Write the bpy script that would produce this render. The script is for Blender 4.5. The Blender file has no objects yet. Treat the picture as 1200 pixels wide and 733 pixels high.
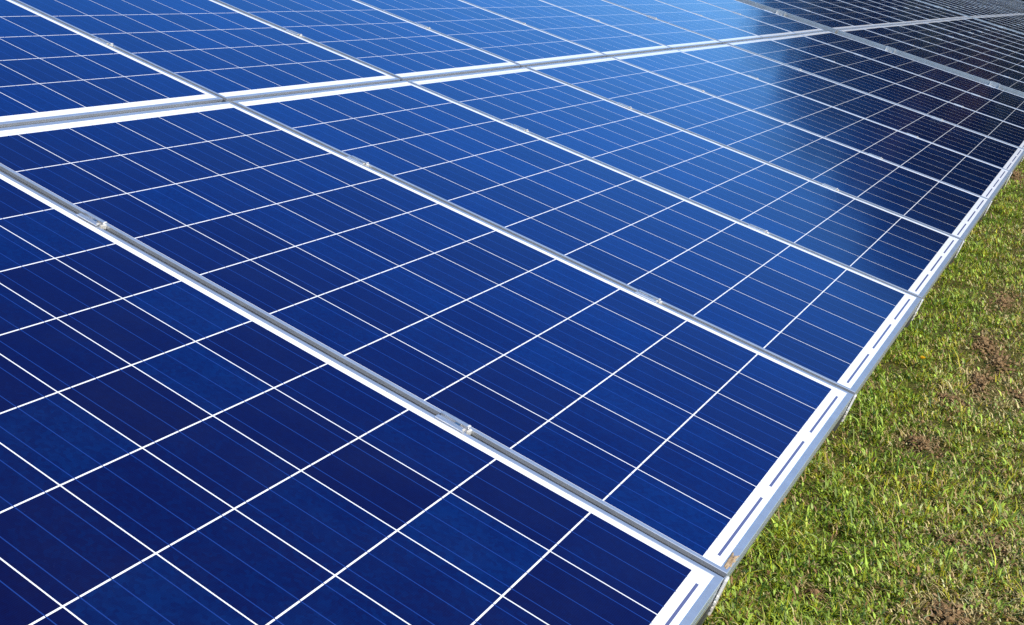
import bpy, bmesh, math, random
import numpy as np
from mathutils import Matrix, Vector, noise

SC = bpy.context.scene
COL = SC.collection
R = math.radians
rng = np.random.default_rng(7)
random.seed(7)

# ------------------------------------------------------------------ camera
cd = bpy.data.cameras.new("camera")
cam = bpy.data.objects.new("camera", cd)
COL.objects.link(cam)
SC.camera = cam
cd.sensor_fit = 'HORIZONTAL'
cd.sensor_width = 36.0
cd.lens = 1468.25 / 1200 * 36
cd.shift_x = (600 - 293.6) / 1200
cd.shift_y = -(366.5 - 300.0) / 1200
cd.clip_start = 0.05
cd.clip_end = 4000
rt = Vector((0.5691886814548863, -0.8222069167357018, -0.000176))
up = Vector((0.16756570418677919, 0.1157910384473485, 0.9790373691517977))
fw = Vector((0.8049509175620813, 0.5572864806248714, -0.2036806294881968))
CAM = Vector((-1.721150884512015, -1.9222927353183872, 1.482672540600647))
M = Matrix((rt, up, -fw)).transposed().to_4x4()
M.translation = CAM
cam.matrix_world = M

# ------------------------------------------------------------------ sky, sun, exposure
SUN_EL, SUN_AZ = 40.0, 208.0          # azimuth clockwise from +Y
w = bpy.data.worlds.new("World")
SC.world = w
w.use_nodes = True
wn = w.node_tree
sky = wn.nodes.new('ShaderNodeTexSky')
sky.sky_type = 'NISHITA'
sky.sun_disc = False
sky.sun_elevation = R(SUN_EL)
sky.sun_rotation = R(SUN_AZ)
sky.altitude = 300
sky.air_density = 1.0
sky.dust_density = 0.1
sky.ozone_density = 6.0
bg = wn.nodes['Background']
bg.inputs[1].default_value = 0.14
hsv = wn.nodes.new('ShaderNodeHueSaturation')
hsv.inputs['Saturation'].default_value = 1.20
wn.links.new(sky.outputs[0], hsv.inputs['Color'])
wn.links.new(hsv.outputs[0], bg.inputs[0])
sd = bpy.data.lights.new("sun", 'SUN')
sd.energy = 4.6
sd.angle = R(0.55)
sd.color = (1.0, 0.945, 0.86)
so = bpy.data.objects.new("sun", sd)
COL.objects.link(so)
tosun = Vector((math.sin(R(SUN_AZ)) * math.cos(R(SUN_EL)), math.cos(R(SUN_AZ)) * math.cos(R(SUN_EL)), math.sin(R(SUN_EL))))
so.rotation_euler = tosun.to_track_quat('Z', 'Y').to_euler()
so.location = (0, -10, 20)
vs = SC.view_settings
vs.view_transform = 'Standard'
vs.look = 'None'
vs.exposure = 0.35
vs.gamma = 1.0
vs.use_curve_mapping = False
SC.cycles.max_bounces = 8
SC.cycles.use_denoising = False


# ------------------------------------------------------------------ material helpers
class NT:
    def __init__(self, name):
        self.m = bpy.data.materials.new(name)
        self.m.use_nodes = True
        self.t = self.m.node_tree
        self.b = self.t.nodes['Principled BSDF']

    def new(self, typ, **kw):
        n = self.t.nodes.new(typ)
        for k, v in kw.items():
            setattr(n, k, v)
        return n

    def link(self, a, b):
        self.t.links.new(a, b)

    def put(self, sock, v):
        if hasattr(v, 'links') or isinstance(v, bpy.types.NodeSocket):
            self.link(v, sock)
        else:
            sock.default_value = v

    def math(self, op, a, b=0.0, c=None, clamp=False):
        n = self.new('ShaderNodeMath', operation=op, use_clamp=clamp)
        self.put(n.inputs[0], a)
        self.put(n.inputs[1], b)
        if c is not None:
            self.put(n.inputs[2], c)
        return n.outputs[0]

    def mix(self, f, a, b):
        n = self.new('ShaderNodeMix', data_type='RGBA')
        self.put(n.inputs[0], f)
        for s, v in ((n.inputs[6], a), (n.inputs[7], b)):
            self.put(s, (*v, 1.0) if isinstance(v, tuple) and len(v) == 3 else v)
        return n.outputs[2]

    def mixf(self, f, a, b):
        n = self.new('ShaderNodeMix', data_type='FLOAT')
        self.put(n.inputs[0], f)
        self.put(n.inputs[2], a)
        self.put(n.inputs[3], b)
        return n.outputs[0]

    def noise(self, vec, scale, detail=3.0, rough=0.55):
        n = self.new('ShaderNodeTexNoise')
        n.inputs['Scale'].default_value = scale
        n.inputs['Detail'].default_value = detail
        n.inputs['Roughness'].default_value = rough
        if vec is not None:
            self.link(vec, n.inputs['Vector'])
        return n

    def ramp(self, fac, stops):
        n = self.new('ShaderNodeValToRGB')
        e = n.color_ramp.elements
        while len(e) < len(stops):
            e.new(0.5)
        for el, (p, c) in zip(e, stops):
            el.position = p
            el.color = (*c, 1.0)
        self.link(fac, n.inputs[0])
        return n.outputs[0]

    def set(self, **kw):
        for k, v in kw.items():
            s = self.b.inputs[k]
            self.put(s, (*v, 1.0) if isinstance(v, tuple) and len(v) == 3 and s.type == 'RGBA' else v)
        return self

    def bump(self, h, strength, dist):
        n = self.new('ShaderNodeBump')
        n.inputs['Strength'].default_value = strength
        n.inputs['Distance'].default_value = dist
        self.link(h, n.inputs['Height'])
        self.link(n.outputs[0], self.b.inputs['Normal'])


# ------------------------------------------------------------------ dimensions of the array
TILT = R(18.4)
PITCH = 1.00329              # seam to seam
ROWSTEP = 1.67899            # lower row to upper row, along the slope
CELL = 0.1585
BOT = 1.6237                 # bottom edge, metres down the slope from the first cell edge
EDGE_Z = 0.68                # height of the bottom edge over the grass
PW, PL = 0.9853, 1.6600      # panel width and length
GAPX = 0.0155                # panel's left edge from the seam datum
CX0, CY0 = 0.0109, 0.0388    # first cell corner in panel space
LIP, LIPY = 0.0095, 0.0118      # lip of the long and of the short frame sides


# aluminium
a = NT("anodised_aluminium")
tc = a.new('ShaderNodeTexCoord')
nz = a.noise(tc.outputs['Object'], 14.0, 8.0, 0.7)
nf = a.noise(tc.outputs['Object'], 260.0, 2.0)
a.set(**{'Base Color': a.ramp(nz.outputs['Fac'], [(0.26, (0.40, 0.36, 0.30)), (0.36, (0.68, 0.69, 0.70)), (0.7, (0.82, 0.83, 0.84))]),
         'Metallic': 0.76, 'Roughness': a.mixf(nf.outputs['Fac'], 0.24, 0.36)})
ALU = a.m

a = NT("bright_clamp_aluminium")
tc = a.new('ShaderNodeTexCoord')
nz = a.noise(tc.outputs['Object'], 120.0, 3.0)
a.set(**{'Base Color': a.ramp(nz.outputs['Fac'], [(0.3, (0.66, 0.67, 0.68)), (0.7, (0.82, 0.82, 0.82))]),
         'Metallic': 0.8, 'Roughness': 0.34})
CLAMP = a.m

a = NT("bolt_steel")
a.set(**{'Base Color': (0.55, 0.53, 0.50), 'Metallic': 1.0, 'Roughness': 0.35})
STEEL = a.m

a = NT("galvanised_rail")
tc = a.new('ShaderNodeTexCoord')
nz = a.noise(tc.outputs['Object'], 30.0, 4.0)
a.set(**{'Base Color': a.ramp(nz.outputs['Fac'], [(0.3, (0.10, 0.105, 0.11)), (0.7, (0.20, 0.195, 0.18))]),
         'Metallic': 0.6, 'Roughness': 0.4})
RAILM = a.m

a = NT("rail_groove_dark")  # near-black tone that keeps the seam groove dark
tc = a.new('ShaderNodeTexCoord')
nz = a.noise(tc.outputs['Object'], 14.0, 4.0)
a.set(**{'Base Color': a.ramp(nz.outputs['Fac'], [(0.35, (0.015, 0.016, 0.018)), (0.75, (0.05, 0.045, 0.035))]),
         'Metallic': 0.2, 'Roughness': 0.65})
GROOVE = a.m

a = NT("pale_end_plate")
tc = a.new('ShaderNodeTexCoord')
nz = a.noise(tc.outputs['Object'], 45.0, 4.0)
a.set(**{'Base Color': a.ramp(nz.outputs['Fac'], [(0.35, (0.62, 0.55, 0.44)), (0.6, (0.80, 0.78, 0.74))]),
         'Metallic': 0.2, 'Roughness': 0.5})
ENDP = a.m

a = NT("galvanised_post")
tc = a.new('ShaderNodeTexCoord')
nz = a.noise(tc.outputs['Object'], 12.0, 4.0)
a.set(**{'Base Color': a.ramp(nz.outputs['Fac'], [(0.3, (0.36, 0.37, 0.38)), (0.7, (0.52, 0.53, 0.53))]),
         'Metallic': 0.7, 'Roughness': 0.5})
POSTM = a.m

# solar cells under glass --------------------------------------------------
a = NT("solar_cells_under_glass")
tc = a.new('ShaderNodeTexCoord')
oi = a.new('ShaderNodeObjectInfo')
sep = a.new('ShaderNodeSeparateXYZ')
a.link(tc.outputs['Object'], sep.inputs[0])
X, Y = sep.outputs[0], sep.outputs[1]
u = a.math('DIVIDE', a.math('SUBTRACT', X, CX0), CELL)
v = a.math('DIVIDE', a.math('SUBTRACT', Y, CY0), CELL)
iu, iv = a.math('FLOOR', u), a.math('FLOOR', v)
fu, fv = a.math('FRACT', u), a.math('FRACT', v)


def band(x, c, h):                       # 1 where |x-c| < h
    return a.math('LESS_THAN', a.math('ABSOLUTE', a.math('SUBTRACT', x, c)), h)


def rnge(x, lo, hi):
    return a.math('MULTIPLY', a.math('GREATER_THAN', x, lo), a.math('LESS_THAN', x, hi))


halfu = 0.5 - 0.0022 / 2 / CELL
half = 0.5 - 0.0025 / 2 / CELL
incell = a.math('MULTIPLY', a.math('MULTIPLY', band(fu, 0.5, halfu), band(fv, 0.5, half)),
                a.math('MULTIPLY', rnge(u, 0, 6), rnge(v, 0, 10)))
bus = a.math('MULTIPLY', band(a.math('FRACT', a.math('MULTIPLY', fu, 3.0)), 0.5, 3 * 0.00085 / CELL),
             a.math('MULTIPLY', rnge(u, 0, 6), rnge(v, 0.0, 10.0)))
# string-end ribbons: one dark dash over each pair of cell columns
pair = a.math('FRACT', a.math('DIVIDE', u, 2.0))
dash = a.math('MULTIPLY', rnge(pair, 0.09, 0.91), rnge(u, 0, 6))
dashb = a.math('MULTIPLY', a.math('MULTIPLY', dash, oi.outputs['Alpha']), band(Y, 0.0235, 0.0022))
dasht = a.math('MULTIPLY', a.math('MULTIPLY', dash, band(Y, CY0 + 10 * CELL + 0.0085, 0.0012)), 0.5)
ribbon = a.math('MAXIMUM', dashb, dasht)
# per-cell shade
cmb = a.new('ShaderNodeCombineXYZ')
a.link(iu, cmb.inputs[0]); a.link(iv, cmb.inputs[1]); a.link(a.math('MULTIPLY', oi.outputs['Random'], 91.0), cmb.inputs[2])
wnz = a.new('ShaderNodeTexWhiteNoise', noise_dimensions='3D')
a.link(cmb.outputs[0], wnz.inputs['Vector'])
# crystal grains inside a cell
off = a.new('ShaderNodeVectorMath', operation='MULTIPLY_ADD')
a.link(wnz.outputs['Color'], off.inputs[0]); off.inputs[1].default_value = (3, 3, 3); a.link(tc.outputs['Object'], off.inputs[2])
vor = a.new('ShaderNodeTexVoronoi')
vor.inputs['Scale'].default_value = 150.0
a.link(off.outputs[0], vor.inputs['Vector'])
vsep = a.new('ShaderNodeSeparateColor')
a.link(vor.outputs['Color'], vsep.inputs[0])
big = a.noise(off.outputs[0], 11.0, 2.0)
shade = a.math('ADD', a.math('ADD', a.math('MULTIPLY', wnz.outputs['Value'], 0.60),
                             a.math('MULTIPLY', vsep.outputs[0], 0.22)),
               a.math('MULTIPLY', big.outputs['Fac'], 0.36))
cellc = a.ramp(shade, [(0.15, (0.018, 0.014, 0.100)), (0.55, (0.015, 0.022, 0.140)), (0.75, (0.011, 0.036, 0.185)), (1.0, (0.010, 0.064, 0.26))])
fing = a.math('MULTIPLY', band(a.math('FRACT', a.math('MULTIPLY', fv, 60.0)), 0.5, 0.1), 0.12)
cellc = a.mix(fing, cellc, (0.05, 0.10, 0.40))
# white backsheet, slightly yellowed in patches
bsn = a.noise(tc.outputs['Object'], 25.0, 3.0)
sheet = a.ramp(bsn.outputs['Fac'], [(0.3, (0.80, 0.79, 0.76)), (0.65, (0.86, 0.86, 0.86))])
base = a.mix(incell, sheet, cellc)
base = a.mix(bus, base, a.mix(incell, (0.035, 0.045, 0.09), (0.07, 0.18, 0.60)))  # on the cells, the busbar colour holds the sky's blue reflection
base = a.mix(ribbon, base, (0.095, 0.11, 0.22))  # reflected sky put into the ribbon's blue-grey
# thin dust film, heavier towards the lower frame
d1 = a.noise(tc.outputs['Object'], 6.0, 6.0, 0.65)
d2 = a.noise(tc.outputs['Object'], 330.0, 1.0)
speck = a.math('MULTIPLY', a.math('GREATER_THAN', d2.outputs['Fac'], 0.755), a.math('GREATER_THAN', d1.outputs['Fac'], 0.53))
film = a.math('MULTIPLY_ADD', a.math('SUBTRACT', d1.outputs['Fac'], 0.40, clamp=True), 0.10, 0.010)
sv = a.new('ShaderNodeTexVoronoi')
sv.inputs['Scale'].default_value = 5.0
sof = a.new('ShaderNodeVectorMath', operation='ADD')
a.link(tc.outputs['Object'], sof.inputs[0])
a.link(a.math('MULTIPLY', oi.outputs['Random'], 37.0), sof.inputs[1])
sds = a.new('ShaderNodeVectorMath', operation='MULTIPLY_ADD')
a.link(d1.outputs['Color'], sds.inputs[0]); sds.inputs[1].default_value = (.06, .06, 0); a.link(sof.outputs[0], sds.inputs[2])
a.link(sds.outputs[0], sv.inputs['Vector'])
ssep = a.new('ShaderNodeSeparateColor')
a.link(sv.outputs['Color'], ssep.inputs[0])
spot = a.math('MULTIPLY', a.math('LESS_THAN', sv.outputs['Distance'], a.math('MULTIPLY', a.math('POWER', ssep.outputs[0], 6.0), 0.016)), 0.45)
base = a.mix(a.math('ADD', a.math('ADD', film, spot), a.math('MULTIPLY', speck, 0.15)), base, (0.40, 0.38, 0.34))
a.set(**{'Base Color': base,
         'Metallic': a.math('MULTIPLY', incell, 0.86),
         'Roughness': a.mixf(incell, 0.55, 0.21),
         'Specular IOR Level': 0.2, 'Specular Tint': (0.24, 0.58, 1.0),
         'Coat Weight': 1.0, 'Coat IOR': 1.17,
         'Coat Roughness': a.mixf(d1.outputs['Fac'], 0.07, 0.15)})
CELLS = a.m

# earth, grass, foliage -----------------------------------------------------
a = NT("meadow_earth")
tc = a.new('ShaderNodeTexCoord')
n1 = a.noise(tc.outputs['Object'], 1.1, 6.0, 0.6)
n2 = a.noise(tc.outputs['Object'], 38.0, 5.0, 0.7)
soil = a.ramp(n2.outputs['Fac'], [(0.3, (0.05, 0.033, 0.015)), (0.55, (0.12, 0.078, 0.036)), (0.75, (0.20, 0.135, 0.065))])
turf = a.ramp(n2.outputs['Fac'], [(0.3, (0.045, 0.060, 0.009)), (0.55, (0.125, 0.140, 0.022)), (0.75, (0.23, 0.22, 0.05))])
a.set(**{'Base Color': a.mix(a.math('MULTIPLY_ADD', n1.outputs['Fac'], 2.6, -0.75, clamp=True), soil, turf), 'Roughness': 0.95,
         'Specular IOR Level': 0.1})
a.bump(n2.outputs['Fac'], 0.9, 0.03)
EARTH = a.m

a = NT("grass_blades")
at = a.new('ShaderNodeAttribute', attribute_name='tint')
a.set(**{'Base Color': at.outputs['Color'], 'Roughness': 0.5, 'Specular IOR Level': 0.45})
a.b.inputs['Subsurface Weight'].default_value = 0.0
tr = a.new('ShaderNodeBsdfTranslucent')
a.link(at.outputs['Color'], tr.inputs['Color'])
ms = a.new('ShaderNodeMixShader')
ms.inputs[0].default_value = 0.28
a.link(a.b.outputs[0], ms.inputs[1]); a.link(tr.outputs[0], ms.inputs[2])
a.link(ms.outputs[0], a.t.nodes['Material Output'].inputs['Surface'])
BLADE = a.m

a = NT("crumbled_soil")
tc = a.new('ShaderNodeTexCoord')
n2 = a.noise(tc.outputs['Object'], 60.0, 5.0, 0.7)
a.set(**{'Base Color': a.ramp(n2.outputs['Fac'], [(0.3, (0.13, 0.075, 0.033)), (0.55, (0.29, 0.180, 0.085)), (0.75, (0.42, 0.285, 0.15))]),
         'Roughness': 0.95, 'Specular IOR Level': 0.1})
a.bump(n2.outputs['Fac'], 0.8, 0.01)
SOIL = a.m

a = NT("bark")
tc = a.new('ShaderNodeTexCoord')
n2 = a.noise(tc.outputs['Object'], 7.0, 5.0)
a.set(**{'Base Color': a.ramp(n2.outputs['Fac'], [(0.3, (0.03, 0.022, 0.016)), (0.7, (0.10, 0.075, 0.055))]), 'Roughness': 0.9})
BARK = a.m


def leafmat(name, c1, c2, c3):
    a = NT(name)
    tc = a.new('ShaderNodeTexCoord')
    n2 = a.noise(tc.outputs['Object'], 0.9, 3.0)
    a.set(**{'Base Color': a.ramp(n2.outputs['Fac'], [(0.32, c1), (0.5, c2), (0.68, c3)]), 'Roughness': 0.75, 'Specular IOR Level': 0.15})
    return a.m


LEAF_G = leafmat("leaf_green", (0.012, 0.020, 0.007), (0.024, 0.036, 0.012), (0.045, 0.058, 0.018))
LEAF_D = leafmat("needle_dark", (0.008, 0.013, 0.007), (0.015, 0.022, 0.011), (0.026, 0.034, 0.015))
LEAF_R = leafmat("leaf_russet", (0.040, 0.018, 0.010), (0.075, 0.032, 0.016), (0.11, 0.055, 0.025))

a = NT("dried_mud")
tc = a.new('ShaderNodeTexCoord')
n2 = a.noise(tc.outputs['Object'], 110.0, 4.0)
a.set(**{'Base Color': a.ramp(n2.outputs['Fac'], [(0.3, (0.24, 0.15, 0.07)), (0.7, (0.50, 0.36, 0.21))]), 'Roughness': 0.95})
MUD = a.m
a = NT("petal_yellow")
a.set(**{'Base Color': (0.80, 0.52, 0.01), 'Roughness': 0.6})
PETAL = a.m
a = NT("stem_green")
a.set(**{'Base Color': (0.07, 0.12, 0.02), 'Roughness': 0.6})
STEM = a.m


# ------------------------------------------------------------------ object helpers
def tag(o, label=None, cat=None, group=None, kind=None):
    for k, v in (('label', label), ('category', cat), ('group', group), ('kind', kind)):
        if v:
            o[k] = v
    return o


def mesh_np(name, verts, faces, mat):
    me = bpy.data.meshes.new(name)
    me.from_pydata([tuple(p) for p in verts], [], [tuple(f) for f in faces])
    me.materials.append(mat)
    me.update()
    return me


def obj(name, me, parent=None):
    o = bpy.data.objects.new(name, me)
    COL.objects.link(o)
    if parent:
        o.parent = parent
    return o


def empty(name):
    o = bpy.data.objects.new(name, None)
    o.empty_display_size = 0.1
    COL.objects.link(o)
    return o


class MB:
    def __init__(self):
        self.v, self.f = [], []

    def add(self, v, f):
        n = len(self.v)
        self.v += [tuple(p) for p in v]
        self.f += [tuple(i + n for i in q) for q in f]

    def box(self, x0, x1, y0, y1, z0, z1, bev=0.0):
        if bev:
            bm = bmesh.new()
            bmesh.ops.create_cube(bm, size=1)
            for p in bm.verts:
                p.co = Vector(((x0 + x1) / 2 + p.co.x * (x1 - x0), (y0 + y1) / 2 + p.co.y * (y1 - y0), (z0 + z1) / 2 + p.co.z * (z1 - z0)))
            bmesh.ops.bevel(bm, geom=bm.edges[:], offset=bev, segments=2, affect='EDGES')
            bm.verts.index_update()
            self.add([p.co for p in bm.verts], [[q.index for q in f.verts] for f in bm.faces])
            bm.free()
            return
        v = [(x, y, z) for z in (z0, z1) for y in (y0, y1) for x in (x0, x1)]
        self.add(v, [(0, 2, 3, 1), (4, 5, 7, 6), (0, 1, 5, 4), (2, 6, 7, 3), (0, 4, 6, 2), (1, 3, 7, 5)])

    def prism(self, c, r, z0, z1, n, ph=0.0):
        v = []
        for z in (z0, z1):
            for i in range(n):
                t = ph + 2 * math.pi * i / n
                v.append((c[0] + r * math.cos(t), c[1] + r * math.sin(t), z))
        f = [tuple(range(n - 1, -1, -1)), tuple(range(n, 2 * n))]
        for i in range(n):
            j = (i + 1) % n
            f.append((i, j, n + j, n + i))
        self.add(v, f)

    def mesh(self, name, mat):
        return mesh_np(name, self.v, self.f, mat)


# ------------------------------------------------------------------ the meadow
# one sheet to the horizon, finer near the camera
def ground_h(x, y):
    return 0.020 * noise.noise(Vector((x * 1.3, y * 1.3, 0.3))) + 0.012 * noise.noise(Vector((x * 4.1, y * 4.1, 7.7)))


gx = np.concatenate([[-900, -300, -100, -40, -15, -6], np.arange(-2.0, 16.01, 0.10), [20, 28, 40, 60, 90, 140, 250, 500, 1200]])
gy = np.concatenate([[-900, -300, -100, -40, -15, -8], np.arange(-5.0, 0.61, 0.10), [2, 5, 10, 20, 40, 80, 150, 400, 1200]])
near = lambda x, y: max(0.0, min(1.0, (min(x + 2, 16 - x, y + 5, 0.6 - y)) / 0.6))
gv = [(x, y, ground_h(x, y) * near(x, y)) for y in gy for x in gx]
nx = len(gx)
gf = [(j * nx + i, j * nx + i + 1, (j + 1) * nx + i + 1, (j + 1) * nx + i) for j in range(len(gy) - 1) for i in range(nx - 1)]
gme = mesh_np("ground", gv, gf, EARTH)
gme.polygons.foreach_set('use_smooth', [True] * len(gf))
ground = tag(obj("ground", gme), kind='structure')

# bare, scraped places in the turf: x, y, half length, half width, angle, soil amount
BARE = [(2.82, -1.51, .13, .07, .3, 1.), (3.74, -1.60, .30, .055, .05, 1.), (3.62, -1.75, .20, .07, .2, .8), (4.12, -1.63, .30, .06, .1, 1.),
        (5.33, -1.56, .30, .09, .1, .9), (3.43, -1.52, .10, .05, .5, .8), (4.37, -1.56, .22, .06, .1, .9), (3.44, -1.25, .07, .03, .2, .5),
        (1.53, -1.72, .13, .07, .2, 1.), (1.50, -1.43, .06, .03, .5, .6), (2.07, -1.78, .10, .05, .3, .6), (2.03, -1.68, .07, .04, .9, .6),
        (10.5, -1.27, .5, .06, .1, .9), (7.25, -0.94, .22, .04, .1, .6), (1.28, -1.75, .10, .05, .2, .6), (2.5, -1.95, .22, .08, .2, .8),
        (4.9, -1.95, .35, .12, .1, .9), (1.75, -2.05, .2, .1, .4, .8), (6.6, -1.75, .4, .08, .1, .7), (3.1, -2.3, .4, .15, .3, .8)]


def bare_amount(x, y):
    m = np.zeros_like(x)
    for bx, by, la, lb, an, s in BARE:
        c, q = math.cos(an), math.sin(an)
        px, py = (x - bx) * c + (y - by) * q, -(x - bx) * q + (y - by) * c
        r = np.sqrt((px / la) ** 2 + (py / lb) ** 2)
        m = np.maximum(m, s * np.clip(1.6 - r, 0, 1))
    return m


def vnoise(x, y, s, seed):
    return np.array([noise.noise(Vector((p * s, q * s, seed))) for p, q in zip(x, y)])


def tuft_mesh(n_try, rmax, r0):
    # positions denser near the camera
    r = r0 + (rmax - r0) * rng.random(n_try) ** 1.25
    wide = rng.random(n_try) < 0.3
    az = np.where(wide, R(-32) + R(56) * rng.random(n_try), R(-2.0) + R(15.5) * rng.random(n_try))
    x, y = CAM.x + r * np.cos(az), CAM.y + r * np.sin(az)
    # two thirds of the blades grow in tufts around shared roots
    nc = n_try // 22
    cen = rng.integers(0, n_try, nc)
    own = rng.integers(0, nc, n_try)
    tuft = rng.random(n_try) < 0.66
    spread = 0.008 + 0.016 * rng.random(nc)
    ox, oy = rng.normal(size=n_try) * spread[own], rng.normal(size=n_try) * spread[own]
    cx, cy, cr = x[cen][own], y[cen][own], r[cen][own]
    x, y, r = np.where(tuft, cx + ox, x), np.where(tuft, cy + oy, y), np.where(tuft, cr, r)
    th = np.where(tuft, (0.75 + 0.95 * rng.random(nc) ** 1.6)[own], 0.85)
    tt = np.where(tuft, rng.normal(size=nc)[own] * 0.20, 0)
    tb = np.where(tuft, (0.75 + 0.55 * rng.random(nc))[own], 0.9)
    ok = (y < -0.15) & (y > -4.8)
    x, y, r, th, tt, tb = x[ok], y[ok], r[ok], th[ok], tt[ok], tb[ok]
    big = vnoise(x, y, 2.2, 3.1)
    mid = vnoise(x, y, 9.0, 5.5)
    bare = np.clip(bare_amount(x, y) + 0.7 * mid * (bare_amount(x, y) > 0), 0, 1)
    dens = np.clip(0.78 + 0.95 * mid - 0.25 * big, 0.10, 1) * (1 - 0.90 * bare)
    ok = rng.random(len(x)) < dens
    x, y, r, big, mid, bare = x[ok], y[ok], r[ok], big[ok], mid[ok], bare[ok]
    th, tt, tb = th[ok], tt[ok], tb[ok]
    n = len(x)
    z = np.array([ground_h(p, q) for p, q in zip(x, y)])
    kind = rng.random(n)
    straw = (kind < 0.12 + 0.45 * np.clip(big - 0.05, 0, 1) + 0.22 * np.clip((-1.42 - y) / 0.35 + 0.4 * mid, 0, 1)) | (rng.random(n) < 0.6 * bare)
    leafy = (~straw) & (kind > 0.86)
    h = np.where(leafy, 0.010 + 0.014 * rng.random(n), 0.013 + 0.026 * rng.random(n) ** 1.5) * (1 + 0.6 * np.clip(mid, -.6, 1))
    wdt = np.where(leafy, 0.0019 + 0.0027 * rng.random(n), 0.0008 + 0.0013 * rng.random(n)) * (0.85 + 0.05 * r)
    yaw = rng.random(n) * 2 * math.pi
    lean = np.where(straw, 0.95 + 0.6 * rng.random(n), np.where(leafy, 0.6 + 0.8 * rng.random(n), 0.35 + 1.05 * rng.random(n)))
    h = np.where(straw, h * 0.85, h)
    h = np.where(rng.random(n) < 0.05, h * 1.9, h) * th
    dx, dy = np.cos(yaw), np.sin(yaw)
    sx, sy = -dy, dx
    l1, l2 = np.sin(lean * 0.6) * h * .55, np.sin(np.minimum(lean * 1.25, 1.62)) * h * .5
    z1, z2 = np.cos(lean * 0.6) * h * .55, np.cos(np.minimum(lean * 1.25, 1.62)) * h * .5
    lift = np.where(leafy, 0.008 + 0.02 * rng.random(n), 0.0) + np.where(straw, 0.014 * rng.random(n), 0)
    zb = z + lift - 0.003
    V = np.zeros((n, 5, 3))
    wb = np.where(leafy, wdt * .35, wdt)
    V[:, 0] = np.c_[x - sx * wb, y - sy * wb, zb]
    V[:, 1] = np.c_[x + sx * wb, y + sy * wb, zb]
    V[:, 2] = np.c_[x + dx * l1 + sx * wdt * .85, y + dy * l1 + sy * wdt * .85, zb + z1]
    V[:, 3] = np.c_[x + dx * l1 - sx * wdt * .85, y + dy * l1 - sy * wdt * .85, zb + z1]
    V[:, 4] = np.c_[x + dx * (l1 + l2), y + dy * (l1 + l2), zb + z1 + z2]
    g1 = np.array([0.165, 0.290, 0.010])
    g2 = np.array([0.500, 0.430, 0.026])
    g3 = np.array([0.055, 0.135, 0.007])
    s1 = np.array([0.72, 0.60, 0.27])
    s2 = np.array([0.36, 0.25, 0.10])
    t = np.clip(0.34 + 0.7 * big + 0.5 * mid + 0.30 * np.clip((-1.42 - y) / 0.35, 0, 1) + tt + 0.35 * (rng.random(n) - .5), 0, 1)[:, None]
    c = g1 * (1 - t) + g2 * t
    k = (rng.random(n) < 0.28)[:, None]
    c = np.where(k, g3, c)
    t = rng.random(n)[:, None]
    c = np.where(straw[:, None], s1 * t + s2 * (1 - t), c)
    c = np.where(leafy[:, None], np.array([0.24, 0.33, 0.04]) * (0.7 + 0.9 * rng.random(n)[:, None]), c)
    dead = (rng.random(n) < 0.07 + 0.10 * np.clip(-mid, 0, 1))[:, None]
    c = np.where(dead, np.array([0.30, 0.17, 0.07]), c)
    c = np.minimum(c * tb[:, None] * (0.70 + 0.85 * rng.random(n)[:, None]), .80)
    col = np.ones((n, 5, 4))
    col[:, :, :3] = c[:, None, :]
    return V, col


def blades_object(name, V, col):
    n = len(V)
    me = bpy.data.meshes.new(name)
    me.vertices.add(n * 5)
    me.vertices.foreach_set('co', V.ravel())
    loops = np.tile(np.array([0, 1, 2, 3, 3, 2, 4]), (n, 1)) + (np.arange(n) * 5)[:, None]
    me.loops.add(n * 7)
    me.loops.foreach_set('vertex_index', loops.ravel().astype(np.int32))
    me.polygons.add(n * 2)
    st = np.stack([np.arange(n) * 7, np.arange(n) * 7 + 4], 1)
    me.polygons.foreach_set('loop_start', st.ravel().astype(np.int32))
    me.update(calc_edges=True)
    at = me.attributes.new('tint', 'FLOAT_COLOR', 'POINT')
    at.data.foreach_set('color', col.ravel())
    me.materials.append(BLADE)
    me.validate()
    return obj(name, me)


V, C = tuft_mesh(640000, 17.0, 2.4)
tag(blades_object("grass", V, C), "short grazed meadow grass with dry straw below the panels' front edge", "grass", kind='stuff')

# crumbled soil lying in the scraped places
mb = MB()
ico = bmesh.new()
bmesh.ops.create_icosphere(ico, subdivisions=1, radius=1.0)
iv_ = [p.co.copy() for p in ico.verts]
ico.verts.index_update()
if_ = [[q.index for q in f.verts] for f in ico.faces]
ico.free()
for bx, by, la, lb, an, s in BARE:
    for k in range(int(230 * s * (la * lb / 0.009) ** 0.55)):
        rr, th = min(1.5, abs(random.gauss(0, .62))), random.random() * 6.283
        px, py = rr * la * math.cos(th), rr * lb * math.sin(th)
        x = bx + px * math.cos(an) - py * math.sin(an)
        y = by + px * math.sin(an) + py * math.cos(an)
        sz = 0.003 + 0.009 * random.random() ** 4
        mz = 0.026 * s * max(0, 1 - rr * rr) * random.random()
        ax = Matrix.Rotation(random.random() * 6.28, 3, Vector((random.random(), random.random(), random.random() + .01)).normalized())
        sc = Vector((1, .6 + .5 * random.random(), .5 + .4 * random.random()))
        vv = []
        for p in iv_:
            q = Vector((p.x * sc.x, p.y * sc.y, p.z * sc.z)) * sz * (0.75 + 0.5 * random.random())
            q = ax @ q
            vv.append((x + q.x, y + q.y, ground_h(x, y) + mz + q.z))
        mb.add(vv, if_)
so_ = obj("soil", mb.mesh("soil", SOIL))
tag(so_, "bare brown crumbled soil showing through the grass", "soil", kind='stuff')

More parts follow.
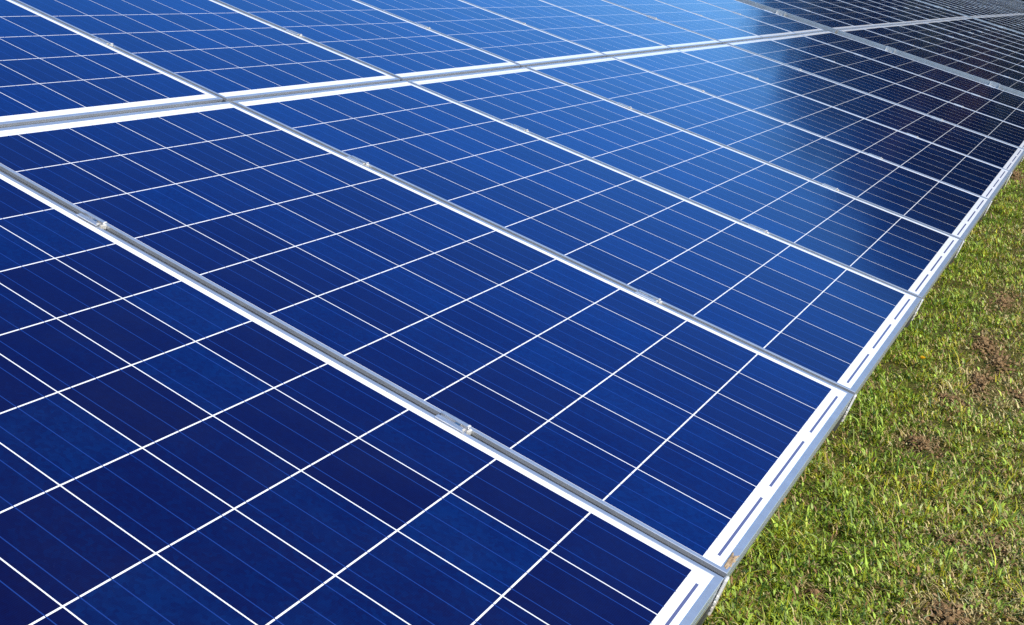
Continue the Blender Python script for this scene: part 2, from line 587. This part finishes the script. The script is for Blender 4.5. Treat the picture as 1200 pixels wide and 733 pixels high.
# dead stalks matted on the soil
def stalk_mesh():
    P, Cc = [], []
    for bx, by, la, lb, an, s in BARE:
        for k in range(int(110 * s * (la * lb / 0.009) ** 0.55)):
            rr, th = min(1.6, abs(random.gauss(0, .75))), random.random() * 6.283
            px, py = rr * la * math.cos(th), rr * lb * math.sin(th)
            x = bx + px * math.cos(an) - py * math.sin(an)
            y = by + px * math.sin(an) + py * math.cos(an)
            z = ground_h(x, y) + 0.022 * s * max(0, 1 - rr * rr) * random.random() + .004
            t, L, wd = random.random() * 6.283, random.uniform(.012, .038), random.uniform(.0007, .0013)
            dx, dy = math.cos(t), math.sin(t)
            e, b = random.uniform(-.004, .014), random.uniform(-.3, .3)
            m = (x + dx * L * .5 - dy * L * b * .3, y + dy * L * .5 + dx * L * b * .3, z + e * .7 + .002)
            P.append([(x + dy * wd, y - dx * wd, z), (x - dy * wd, y + dx * wd, z), (m[0] - dy * wd, m[1] + dx * wd, m[2]), (m[0] + dy * wd, m[1] - dx * wd, m[2]), (x + dx * L, y + dy * L, z + e)])
            q = random.uniform(.6, 1.25)
            Cc.append([(.50 * q, .37 * q, .18 * q, 1)] * 5 if random.random() < .55 else [(.27 * q, .16 * q, .07 * q, 1)] * 5)
    return np.array(P), np.array(Cc)


V, C = stalk_mesh()
tag(blades_object("dead_grass", V, C), "dry tan stalks matted over the bare soil", "dead grass", kind='stuff')

# one dandelion
dn = empty("dandelion")
dn.location = (3.84, -1.381, ground_h(3.84, -1.381))
tag(dn, "small yellow dandelion flower in the grass beside the panels", "flower")
mb = MB()
mb.prism((0, 0), 0.0022, -0.005, 0.046, 6)
obj("stem", mb.mesh("stem", STEM), dn)
mb = MB()
for ring, (r1, hh, n) in enumerate(((0.013, 0.050, 16), (0.009, 0.054, 12), (0.005, 0.056, 8))):
    for i in range(n):
        t = 6.283 * (i + ring * .5) / n
        c, s = math.cos(t), math.sin(t)
        q = r1 * .22
        mb.add([(0.002 * c, 0.002 * s, .045), (r1 * .7 * c - q * s, r1 * .7 * s + q * c, hh), (r1 * c, r1 * s, hh + .002), (r1 * .7 * c + q * s, r1 * .7 * s - q * c, hh)], [(0, 1, 2, 3)])
obj("flower_head", mb.mesh("flower_head", PETAL), dn)

# ------------------------------------------------------------------ panel meshes (shared)
def frame_mesh():
    # o = distance inwards from the outer face, z = height over the glass
    prof = [(0.0000, -0.0400), (0.0000, -0.0225), (0.0012, -0.0218), (0.0012, -0.0198), (0.0000, -0.0190), (0.0000, -0.0092), (0.0011, -0.0086),
            (0.0011, -0.0066), (0.0000, -0.0060), (0.0000, 0.0006), (0.0007, 0.0013), (0.0087, 0.0013), (LIP, 0.0006), (LIP, -0.0055),
            (0.0022, -0.0055), (0.0022, -0.0380), (0.0250, -0.0380), (0.0250, -0.0400)]
    n = len(prof)
    V, F = [], []
    for sx, sy in ((0, 0), (1, 0), (1, 1), (0, 1)):
        for o, z in prof:
            oy = o * LIPY / LIP
            V.append((PW - o if sx else o, PL - oy if sy else oy, z))
    for s in range(4):
        t = (s + 1) % 4
        for i in range(n):
            j = (i + 1) % n
            F.append((s * n + i, t * n + i, t * n + j, s * n + j))
    return mesh_np("frame", V, F, ALU)


FRAME = frame_mesh()
mb = MB()
mb.box(0.0026, PW - 0.0026, 0.0026, PL - 0.0026, -0.0050, 0.0)
GLASS = mb.mesh("cell_sheet", CELLS)

# mid clamp, origin on the seam's centre line at frame-top level; x across, y up the slope
GH = 0.009                          # half of the gap between two frames
mb = MB()
mb.box(-GH - .0075, -GH + .002, -.026, .026, .0014, .0036, .0008)
mb.box(GH - .002, GH + .0075, -.026, .026, .0014, .0036, .0008)
mb.box(-GH + .0015, -GH + .0040, -.025, .025, -.0065, .0040)
mb.box(GH - .0040, GH - .0015, -.025, .025, -.0065, .0040)
mb.box(-GH + .0032, GH - .0032, -.0255, .0255, -.0075, -.0050)
CL_PLATE = mb.mesh("clamp_plate", CLAMP)
mb = MB()
mb.prism((0, -.008), .0054, -.005, .0030, 6)
mb.prism((0, -.008), .0068, -.0052, -.0034, 16)
CL_BOLT = mb.mesh("bolt", STEEL)
mb = MB()
mb.box(-GH + .0015, GH - .0015, -.032, -.0275, -.006, .0036, .0010)
mb.box(-GH - .005, -GH + .0035, -.026, -.022, .0034, .0052, .0008)
mb.box(GH - .0035, GH + .005, -.026, -.022, .0034, .0052, .0008)
CL_TAB = mb.mesh("end_tab", ENDP)
# end clamp: z-shaped, stands on the rail at a panel's outer side; +x away from the panel
mb = MB()
mb.box(-.009, .004, -.035, .035, .0016, .0050, .0008)
mb.box(.0012, .0042, -.035, .035, -.038, .0034)
mb.box(.0042, .036, -.035, .035, -.0385, -.0350)
mb.box(.0042, .034, -.035, -.031, -.035, -.004)
mb.box(.0042, .034, .031, .035, -.035, -.004)
ECL_PLATE = mb.mesh("clamp_plate", CLAMP)
mb = MB()
mb.prism((.020, 0), .008, -.035, -.024, 6)
ECL_BOLT = mb.mesh("bolt", STEEL)

# grooved rail under a seam, origin on its bottom end, y up the slope
RL = ROWSTEP + PL + 0.012
mb = MB()
mb.box(-.0052, .0052, 0, RL, -.042, -.0120)
for x in (-.0062, -.0010, .0042):
    mb.box(x, x + .0018, 0.0005, RL - .0005, -.0120, -.0066)
mb.box(-.020, .020, 0, RL, -.085, -.0425)
RAIL_ME = mb.mesh("rail", RAILM)
mb = MB()
mb.box(-.0088, .0088, 0.002, RL - .002, -.0128, -.0085)  # dark filler strip between the rail's ridges
GROOVE_ME = mb.mesh("groove_filler", GROOVE)
mb = MB()
mb.box(-.0085, .0085, -.004, 0, -.064, -.0015, .001)
for k in range(3):
    mb.box(-.0100, -.0085, -.0035, -.001, -.034 - .010 * k, -.029 - .010 * k)
END_ME = mb.mesh("end_plate", ENDP)


# ------------------------------------------------------------------ tables
ORD = ["first", "second", "third", "fourth", "fifth", "sixth", "seventh", "eighth", "ninth", "tenth", "eleventh"]
TSTEP = 10.45
T0 = -1.0
# (index of the first seam, drop at the start, drop per metre)
TABLES = [(T0, 0.0, 0.0), (T0 + TSTEP, 0.002, 0.0042), (T0 + 2 * TSTEP, 0.048, 0.0075), (T0 + 3 * TSTEP, 0.132, 0.0105), (T0 + 4 * TSTEP, 0.245, 0.0120)]
Z0 = EDGE_Z + BOT * math.sin(TILT)
DOWN = Vector((0, -math.cos(TILT), -math.sin(TILT)))


def table_matrix(ti):
    k0, dz, sl = TABLES[ti]
    rot = Matrix.Rotation(math.atan(sl), 4, 'Y') @ Matrix.Rotation(TILT, 4, 'X')
    m = Matrix.Translation(Vector((k0 * PITCH, 0, Z0 - dz))) @ rot
    return m


def place(o, ti, x, yup, z=0.0, rz=0.0):
    o.matrix_world = table_matrix(ti) @ Matrix.Translation((x, yup, z)) @ Matrix.Rotation(rz, 4, 'Z')


# anchor phrases that can be found in the picture
def panel_label(ti, row, i):
    rw = "lower-row" if row == 0 else "upper-row"
    if ti == 0:
        n = 10 - i
        if i == 0 and row == 0:
            return "nearest solar panel of deep navy cells, filling the bottom left corner"
        side = "blue"
        return f"{side} {rw} solar panel, {ORD[n-1]} one before the first wide joint"
    joint = ["", "first", "second", "third", "fourth"][ti]
    tone = "dark" if ti < 3 else "small far dark"
    return f"{tone} {rw} solar panel, {ORD[i]} one beyond the {joint} wide joint"


def seam_phrase(ti, i):
    # seam i of the table, between panels i-1 and i
    if ti == 0:
        return f"{ORD[9 - i]} seam before the first wide joint" if i < 10 else "near side of the first wide joint"
    joint = ["", "first", "second", "third", "fourth"][ti]
    nxt = ["", "second", "third", "fourth", "fifth"][ti]
    if i == 0:
        return f"far side of the {joint} wide joint"
    if i == 10:
        return f"near side of the {nxt} wide joint"
    return f"{ORD[i - 1]} seam beyond the {joint} wide joint"


def panel(ti, row, i):
    r = empty("solar_panel")
    place(r, ti, i * PITCH + GAPX, -BOT + row * ROWSTEP)
    r.matrix_world = r.matrix_world @ Matrix.Translation((0, 0, random.uniform(-.0006, .0006))) @ Matrix.Rotation(R(random.uniform(-.10, .10)), 4, 'Y') @ Matrix.Rotation(R(random.uniform(-.07, .07)), 4, 'X')
    obj("frame", FRAME, r)
    g = obj("cell_sheet", GLASS, r)
    g.color = (1, 1, 1, 1.0 if row == 0 else 0.12)      # the upper row's end ribbons lie under the white strip
    tag(r, panel_label(ti, row, i), "solar panel", "solar panels of the array")
    return r


CLY = (BOT - 2.42 * CELL, BOT - 7.38 * CELL)      # clamp stations up the slope from the bottom edge


def clamp(ti, row, i, st):
    kind = 'end' if i in (0, 10) else 'mid'
    c = empty("panel_clamp")
    cx = i * PITCH + GAPX - GH
    if kind == 'mid':
        place(c, ti, cx, -BOT + row * ROWSTEP + CLY[st] + random.uniform(-.006, .006))
        obj("clamp_plate", CL_PLATE, c)
        obj("bolt", CL_BOLT, c)
        obj("end_tab", CL_TAB, c)

    else:
        x = i * PITCH + GAPX - (2 * GH if i == 10 else 0)
        place(c, ti, x, -BOT + row * ROWSTEP + CLY[st], 0, 0 if i == 10 else math.pi)
        obj("clamp_plate", ECL_PLATE, c)
        obj("bolt", ECL_BOLT, c)
    where = "upper" if st == 0 else "lower"
    rw = "lower row's" if row == 0 else "upper row's"
    if kind == 'mid':
        lab = f"{where} silver clamp on the {rw} {seam_phrase(ti, i)}"
    else:
        lab = f"{where} silver end clamp of the {rw} edge, {seam_phrase(ti, i)}"
    tag(c, lab, "clamp", "clamps holding the panels")
    return c


def rail(ti, i):
    r = empty("mounting_rail")
    off = 0.0
    if i == 0:
        off = -.014
    if i == 10:
        off = .014
    # under a table's outer edge the rail sits lower and the frame's side stays open to view
    place(r, ti, i * PITCH + GAPX - GH + off, -BOT - .001, -.034 if off else 0.0)
    obj("rail", RAIL_ME, r)
    obj("groove_filler", GROOVE_ME, r)
    obj("end_plate", END_ME, r)
    tag(r, f"grooved grey rail with a pale end plate, {seam_phrase(ti, i)}", "rail", "rails under the panel seams")
    return r


for ti in range(5):
    for i in range(10):
        for row in (0, 1):
            panel(ti, row, i)
    for i in range(11):
        if ti == 0 and i == 0:
            continue
        rail(ti, i)
        if ti > 2:
            continue
        for row in (0, 1):
            for st in (0, 1):
                clamp(ti, row, i, st)

# dried mud smear on the front frame corner of the second panel
mb = MB()
nr, na = 4, 44
vv = [(0, 0, .0022)]
for k in range(1, nr + 1):
    for i in range(na):
        t = 6.283 * i / na
        rad = (k / nr) * (0.85 + .9 * noise.noise(Vector((2.2 * math.cos(t), 2.2 * math.sin(t), 4.4))) + .12 * noise.noise(Vector((9 * math.cos(t), 9 * math.sin(t), 1.4))))
        vv.append((rad * .034 * math.cos(t), rad * .0050 * math.sin(t), .0020 * (1 - (k / nr) ** 2) * (0.7 + .6 * random.random()) + (0.0002 if k < nr else -.0004)))
ff = [(0, 1 + i, 1 + (i + 1) % na) for i in range(na)]
for k in range(nr - 1):
    for i in range(na):
        a0, b0 = 1 + k * na + i, 1 + k * na + (i + 1) % na
        ff.append((a0, a0 + na, b0 + na, b0))
mb.add(vv, ff)
md = obj("mud_smear", mb.mesh("mud_smear", MUD))
place(md, 0, 1 * PITCH + GAPX + .045, -BOT + .0050, .0016)
tag(md, "tan dried mud smear on the front frame corner nearest the camera", "mud")

# supports under the tables: purlins and posts
for ti in range(3):
    for j, yy in enumerate((CLY[1], CLY[1] + ROWSTEP)):
        mb = MB()
        mb.box(0.05, 10 * PITCH - .05, -.03, .03, -.205, -.087, .003)
        p = obj("purlin", mb.mesh("purlin", POSTM))
        place(p, ti, 0, -BOT + yy)
        tag(p, f"long steel purlin beneath the {'lower' if j == 0 else 'upper'} row of the {ORD[ti]} table", "beam", "purlins under the tables")
    for k in range(3):
        m = table_matrix(ti)
        q = m @ Vector((1.6 + 3.4 * k, -BOT + CLY[1] + ROWSTEP * .5, -.21))
        for j, yy in enumerate((CLY[1], CLY[1] + ROWSTEP)):
            q = m @ Vector((1.6 + 3.4 * k, -BOT + yy, -.206))
            mb = MB()
            mb.box(-.05, .05, -.004, .004, -.3, q.z)
            mb.box(-.05, -.043, .004, .05, -.3, q.z)
            mb.box(.043, .05, .004, .05, -.3, q.z)
            o = obj("support_post", mb.mesh("support_post", POSTM))
            o.location = (q.x, q.y, 0)
            tag(o, f"{ORD[k]} galvanised post under the {'front' if j == 0 else 'back'} purlin of the {ORD[ti]} table", "post", "posts under the tables")


# ------------------------------------------------------------------ the row of trees at the field's far end (mirrored in the glass)
def crown_mesh(name, mat, hgt, wid, kind, seed, nleaf):
    r_ = np.random.default_rng(seed)
    pts, cen = [], []
    ncl = 46
    for k in range(ncl):
        t = r_.random()
        if kind == 'cone':
            z = hgt * (0.10 + 0.88 * t)
            rad = wid * 0.5 * (1 - t) ** 0.8 + .2
        else:
            z = hgt * (0.12 + 0.86 * t)
            rad = wid * 0.5 * math.sqrt(max(0.03, 1 - (2 * t - 0.9) ** 2 / 1.25))
        an = r_.random() * 6.283
        rr = rad * math.sqrt(r_.random())
        cen.append((rr * math.cos(an), rr * math.sin(an), z, (0.10 + 0.06 * r_.random()) * wid * (1.0 if kind != 'cone' else .7)))
    V, F = [], []
    for k in range(nleaf):
        c = cen[k % ncl]
        d = r_.normal(size=3)
        d *= c[3] * r_.random() ** .4 * 1.15 / np.linalg.norm(d)
        p = np.array(c[:3]) + d * (1, 1, .8)
        n = r_.normal(size=3)
        n /= np.linalg.norm(n)
        e1 = np.cross(n, (0.3, 0.2, .9))
        e1 /= np.linalg.norm(e1)
        e2 = np.cross(n, e1)
        s = 0.16 + 0.16 * r_.random()
        b = len(V)
        V += [p - e1 * s, p - e2 * s * .6, p + e1 * s, p + e2 * s * .6]
        F.append((b, b + 1, b + 2, b + 3))
    return mesh_np(name, V, F, mat)


def trunk_mesh(hgt, seed):
    r_ = random.Random(seed)
    mb = MB()

    def limb(p0, p1, r0, r1, n=7):
        d = (p1 - p0).normalized()
        e = d.cross(Vector((0.31, .87, .2))).normalized()
        g = d.cross(e)
        v = [p0 + (e * math.cos(6.283 * i / n) + g * math.sin(6.283 * i / n)) * r0 for i in range(n)]
        v += [p1 + (e * math.cos(6.283 * i / n) + g * math.sin(6.283 * i / n)) * r1 for i in range(n)]
        mb.add(v, [(i, (i + 1) % n, n + (i + 1) % n, n + i) for i in range(n)])
    p = Vector((0, 0, -.4))
    rad = .022 * hgt
    for k in range(6):
        q = p + Vector((r_.uniform(-.2, .2), r_.uniform(-.2, .2), hgt * .15))
        limb(p, q, rad, rad * .78)
        if k > 0:
            for s in range(3):
                t = r_.random() * 6.28
                limb(q, q + Vector((math.cos(t), math.sin(t), .55)) * hgt * (.16 + .08 * r_.random()), rad * .45, rad * .12, 5)
        p, rad = q, rad * .78
    return mb.mesh("trunk", BARK)


KINDS = [("round", LEAF_G), ("cone", LEAF_D), ("round", LEAF_D), ("round", LEAF_G), ("cone", LEAF_R)]
CROWNS = [crown_mesh("crown", m_, 12.0, 8.5 if k_ == 'round' else 5.0, k_, 11 + q_, 7000) for q_, (k_, m_) in enumerate(KINDS)]
TRUNKS = [trunk_mesh(12.0, 3 + q_) for q_ in range(5)]
# azimuth from the row direction (degrees, + uphill), distance, height over ground, kind
TREES = [(-17, 84, 20, 0), (-13.5, 88, 21, 2), (-10, 83, 20.5, 3), (-7, 90, 22, 0), (-4.4, 86, 21, 2), (-2.2, 82, 19.0, 3), (-0.2, 90, 20.3, 0), (1.6, 85, 18.0, 2),
         (3.1, 78, 15.3, 4), (4.2, 90, 17.6, 3), (5.8, 86, 16.0, 0), (7.5, 90, 15.6, 2), (8.9, 86, 13.2, 3), (10.4, 89, 11.2, 0), (12.2, 88, 10.0, 0), (14.2, 92, 9.8, 3),
         (17, 95, 10.2, 2), (20, 97, 10.8, 0), (23.5, 99, 10.0, 3), (27, 100, 10.5, 2), (31, 102, 10, 0)]
TL = {0: "broad green tree", 1: "dark narrow conifer", 2: "dark broad tree", 3: "green round tree", 4: "russet conifer"}
for n, (az, ds, hh, kd) in enumerate(TREES):
    nm = f"{ORD[n]} from the right end" if n < 11 else f"{ORD[20 - n]} from the left end"
    t = empty("tree")
    t.location = (CAM.x + ds * math.cos(R(az)), CAM.y + ds * math.sin(R(az)), 0)
    t.rotation_euler = (0, 0, random.random() * 6.28)
    s = hh / 12.0
    t.scale = (s, s, s)
    obj("trunk", TRUNKS[kd], t)
    obj("crown", CROWNS[kd], t)
    tag(t, f"{TL[kd]} mirrored in the far panels, {nm} of its row", "tree", "trees at the end of the field")

# bushes added at their feet to hide bright sky gaps from the reflections
r_ = np.random.default_rng(5)
Vh, Fh = [], []
pa = Vector((CAM.x + 80 * math.cos(R(-22)), CAM.y + 80 * math.sin(R(-22)), 0))
pb = Vector((CAM.x + 92 * math.cos(R(36)), CAM.y + 92 * math.sin(R(36)), 0))
for k in range(26000):
    tt = r_.random()
    hz = 6.5 * r_.random() ** .8 * (0.85 + .25 * math.sin(tt * 90) + .1 * math.sin(tt * 313))
    p = pa.lerp(pb, tt) + Vector((r_.normal() * .6, r_.normal() * .6, hz))
    nrm = Vector(r_.normal(size=3)).normalized()
    e1 = nrm.cross(Vector((.3, .2, .9))).normalized()
    e2 = nrm.cross(e1)
    s = .22 + .2 * r_.random()
    b = len(Vh)
    Vh += [p - e1 * s, p - e2 * s * .7, p + e1 * s, p + e2 * s * .7]
    Fh.append((b, b + 1, b + 2, b + 3))
tag(obj("added_hedge", mesh_np("added_hedge", Vh, Fh, LEAF_G)), "added unseen row of dark bushes closing bright sky gaps under the mirrored trees", "added_hedge")
